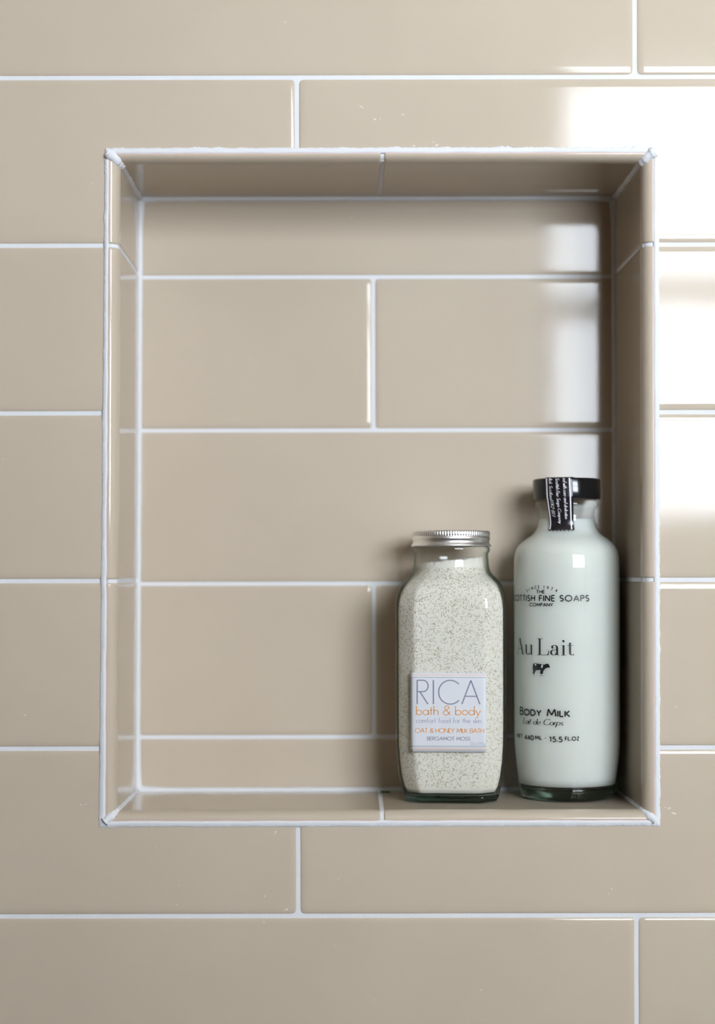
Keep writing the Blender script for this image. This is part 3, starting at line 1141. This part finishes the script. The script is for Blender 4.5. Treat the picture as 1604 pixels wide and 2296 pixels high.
def jar_loft(name, prof_, material, cap0=False, cap1=False, inset=0.0, par=None):
    V, F = [], []
    for (h, z, b) in prof_:
        for k in range(NJ):
            t = 2 * PI * k / NJ
            r = section(t, max(h - inset, .05), b)
            zz = z(r * math.cos(t), r * math.sin(t)) if callable(z) else z
            V.append((r * math.cos(t) * MM, r * math.sin(t) * MM, zz * MM))
    for i in range(len(prof_) - 1):
        for k in range(NJ):
            a, b = i * NJ + k, i * NJ + (k + 1) % NJ
            F.append((a, b, b + NJ, a + NJ))
    if cap0: F.append(tuple(range(NJ - 1, -1, -1)))
    if cap1: F.append(tuple((len(prof_) - 1) * NJ + k for k in range(NJ)))
    return mesh_obj(name, V, F, material, par or jar)


jar_loft('glass_body', JP[3:], JARG)
jar_loft('glass_base', JP[:4] + [(30.6, 5.0, 1), (29.6, 5.4, 1), (20, 5.0, 1), (5, 4.8, .5)], TEAL, True, True)
INS = 2.0
cont = [(10, 5.6, .6), (27.0, 5.7, 1), (30.0, 6.2, 1), (31.6, 9.5, 1)] + JP[5:20]
cont = [(h - 1.3 * max(0.0, min(1.0, (z - 124) / 14)), z, b) for h, z, b in cont]


def ztop(x, y): return 153.2 + .115 * x + 1.1 * nz(x * .25, y * .25, 2.0) + .6 * nz(x * .7, y * .7, 5.0)


cont += [(22.6, lambda x, y: ztop(x, y), 0), (21.8, lambda x, y: ztop(x, y) + .6, 0), (18, lambda x, y: ztop(x, y) + .9, 0), (9, lambda x, y: ztop(x, y) + 1.1, 0), (1.6, lambda x, y: ztop(0, 0) + 1.2, 0)]
contents = jar_loft('milk_bath_powder', cont, OATS, True, True, INS)

# thin dark flakes lying in the powder's surface, too many to count
V, F = [], []
rf = random.Random(3)
zs_ = [c[1] for c in cont[3:18]]


def cont_at(z):
    pr = cont[3:19]
    for i in range(len(pr) - 1):
        if pr[i][1] <= z <= pr[i + 1][1]:
            f_ = (z - pr[i][1]) / (pr[i + 1][1] - pr[i][1])
            return pr[i][0] + (pr[i + 1][0] - pr[i][0]) * f_, pr[i][2] + (pr[i + 1][2] - pr[i][2]) * f_
    return pr[-1][0], pr[-1][2]


def cp(t, z):
    h, b = cont_at(z)
    r = section(t, h - INS, b)
    return Vector((r * math.cos(t), r * math.sin(t), z))


for i in range(9500):
    t = rf.uniform(PI, 2 * PI) if rf.random() < .85 else rf.uniform(0, PI)
    z = rf.uniform(9.8, 149)
    p = cp(t, z); e1 = (cp(t + .01, z) - p).normalized(); e2 = (cp(t, z + .3) - p).normalized()
    n = e1.cross(e2).normalized()
    a = rf.uniform(0, PI)
    L = rf.uniform(.28, .85); wd = rf.uniform(.07, .15)
    d = e1 * math.cos(a) + e2 * math.sin(a)
    q = d.cross(n)
    c = p + n * rf.uniform(.03, .10)
    lift = n * rf.uniform(-.05, .12)
    b0 = len(V)
    for s1_, s2_ in ((-1, -1), (1, -1), (1, 1), (-1, 1)):
        V.append((c + d * s1_ * L + q * s2_ * wd + lift * s1_) * MM)
    F.append((b0, b0 + 1, b0 + 2, b0 + 3))
fl = mesh_obj('oat_flakes', V, F, FLAKE, jar, smooth=False)
fl['kind'] = 'stuff'

# screw lid with knurled rim
lp = [(24.2, 162.9), (25.9, 162.9), (26.2, 163.2), (25.9, 163.8), (25.2, 164.6), (24.8, 165.4), (24.75, 166.1), (24.9, 166.8), (25.3, 167.5), (25.35, 168.2), (25.0, 168.9), (24.8, 169.4), (24.95, 169.7), (24.95, 172.0), (24.5, 172.7), (23.8, 173.1), (22.5, 173.2), (20.5, 172.9), (.05, 172.9)]
NK = 92


def knurl(t, r, i):
    if 12 <= i <= 13: return r + .22 * MM * math.cos(t * NK)
    return r


lid = lathe('lid', [(r * MM, z * MM) for r, z in lp], NK * 5, ALU, jar, rfun=knurl)

# the paper label on the front face
LW, LH = 47.9, 49.9
LX0, LZ0 = -25.2, 145 + (1288 - 1687) * .2807


def front_y(x, z):
    h, b = 35.3, 1.0
    for i in range(len(JP) - 1):
        if JP[i][1] <= z <= JP[i + 1][1]:
            f_ = (z - JP[i][1]) / (JP[i + 1][1] - JP[i][1])
            h = JP[i][0] + (JP[i + 1][0] - JP[i][0]) * f_
            break
    # intersect the section with the line x = const
    t = -PI / 2
    for _ in range(12):
        r = section(t, h, b)
        t = -PI / 2 + math.asin(max(-1, min(1, x / r)))
    return section(t, h, b) * math.sin(t)


def on_label(x, z, lift=.1):
    """x, z in mm from the label's lower left corner"""
    return ((LX0 + x) * MM, (front_y(LX0 + x, LZ0 + z) - lift) * MM, (LZ0 + z) * MM)


V, F = [], []
na, nb = 24, 12
for j in range(nb + 1):
    for i in range(na + 1): V.append(on_label(LW * i / na, LH * j / nb, .08))
for j in range(nb):
    for i in range(na):
        a = j * (na + 1) + i
        F.append((a, a + 1, a + na + 2, a + na + 1))
label = mesh_obj('label', V, F, PAPER, jar)
label['label'] = 'white paper label with grey and orange lettering'
sd_ = label.modifiers.new('thickness', 'SOLIDIFY'); sd_.thickness = .12 * MM; sd_.offset = -1
KX, KZ = LW / (1480 - 112), LH / (1580 - 155)


def lx(x): return (x - 112) * KX


def lz(y): return (1580 - y) * KZ


def label_print(name, fn, m):
    tr = []
    fn(tr)
    return print_obj(name, tr, lambda a, b: on_label(a, b, .16), m, label)


def rica(tr):
    h = (718 - 290) * KZ
    for ch, x0, x1 in (('R', 240, 440), ('C', 625, 988), ('A', 1042, 1365)):
        g = GL[ch]
        for st in g[1]:
            ribbon(tr, [(lx(x0) + q[0] / g[0] * (x1 - x0) * KX, lz(718) + q[1] * h) for q in st], .8, .7, 1.2)
    ribbon(tr, [(lx(531), lz(718)), (lx(531), lz(287))], .8, .8, 1.2)


label_print('name_lettering', rica, INKG)


def orange(tr):
    set_text(tr, 'bath & body', lx(225), lx(1375), lz(912), 162 * KZ, .62, .52, track=.13, space=.38, seg=1.2)
    set_text(tr, 'OAT & HONEY MILK BATH', lx(203), lx(1436), lz(1233), 78 * KZ, .44, .38, track=.1, space=.4, seg=1.2)


label_print('orange_lettering', orange, INKO)


for y_, m_ in ((197, INKP), (1522, INKP), (240, INKM), (1475, INKM)):
    label_print('orange_rule' if m_ is INKP else 'grey_rule', lambda tr: ribbon(tr, [(0.1, lz(y_)), (LW - .1, lz(y_))], .42 if m_ is INKP else .3, None, 1.5), m_)


def lav(tr):
    set_text(tr, 'comfort food for the skin', lx(225), lx(1382), lz(1055), 92 * KZ, .46, .38, track=.13, space=.45, seg=1.2)
    set_text(tr, '12oz/340g', lx(1190), lx(1462), lz(1447), 48 * KZ, .22, .2, track=.12, seg=1.2)


label_print('slogan_lettering', lav, INKL)
label_print('scent_lettering', lambda tr: set_text(tr, 'BERGAMOT MOSS', lx(418), lx(1187), lz(1368), 60 * KZ, .42, .36, track=.14, space=.42, seg=1.2), INKM)

# ------------------------------------------------------------------ a leaf fragment on the shelf
V = []
for i in range(9):
    t = i / 8
    hwid = 1.1 * math.sin(PI * t) ** .7 + .08
    up = 1.9 * math.sin(PI * t) ** .6 * (.75 + .25 * math.sin(t * 9)) + .15
    V += [((t - .5) * 7.2 * MM, -hwid * .7 * MM, up * .8 * MM), ((t - .5) * 7.2 * MM, 0, .15 * MM), ((t - .5) * 7.2 * MM, hwid * MM, up * MM)]
F = []
for i in range(8):
    for k in range(2): F.append((i * 3 + k, i * 3 + k + 1, i * 3 + k + 4, i * 3 + k + 3))
leaf = mesh_obj('leaf_fragment', V, F, LEAF)
leaf.location = (21.5 * MM, 87 * MM, SHELF + .0003)
leaf.rotation_euler = (0, 0, .15)
sd_ = leaf.modifiers.new('thickness', 'SOLIDIFY'); sd_.thickness = .15 * MM
tag(leaf, 'tiny dark green leaf fragment lying on the niche shelf beside the jar', 'leaf')

# ------------------------------------------------------------------ dried grout smears left on the wall tiles
V, F = [], []
rs = random.Random(21)
spots = [(1502, 1812, 5), (1511, 1823, 6), (618, 1866, 5), (808, 238, 5), (905, 258, 4), (842, 268, 6), (1404, 283, 5), (1352, 283, 3), (1376, 222, 3), (760, 1970, 2.5), (752, 2122, 3.5), (642, 2040, 4), (592, 2068, 3),
         (181, 1804, 2.5), (193, 1803, 2), (56, 1604, 4), (1372, 1994, 2.5), (1366, 2004, 2), (1560, 512, 7), (206, 412, 2), (980, 325, 7), (930, 327, 5), (1505, 745, 3), (1548, 892, 3), (1573, 1058, 3)]
for (px_, py_, r_) in spots:
    for q in range(3):
        u_, v_ = uv(px_ + rs.uniform(-1, 1) * r_ * q, py_ + rs.uniform(-.5, .5) * r_ * q)
        x_, z_ = W(u_, v_)
        b0 = len(V); n_ = 9
        V.append((x_, -.00012, z_)); F_c = b0
        for k in range(n_):
            a_ = 2 * PI * k / n_
            rr = r_ * PX * (.55 - .12 * q) * rs.uniform(.55, 1.2)
            V.append((x_ + rr * math.cos(a_) * 1.3, .00002, z_ + rr * math.sin(a_) * .7))
        for k in range(n_): F.append((b0, b0 + 1 + (k + 1) % n_, b0 + 1 + k))
sm = mesh_obj('grout_smear', V, F, mat('dried_splash', (.66, .62, .56), .7), wall)
sm['kind'] = 'stuff'
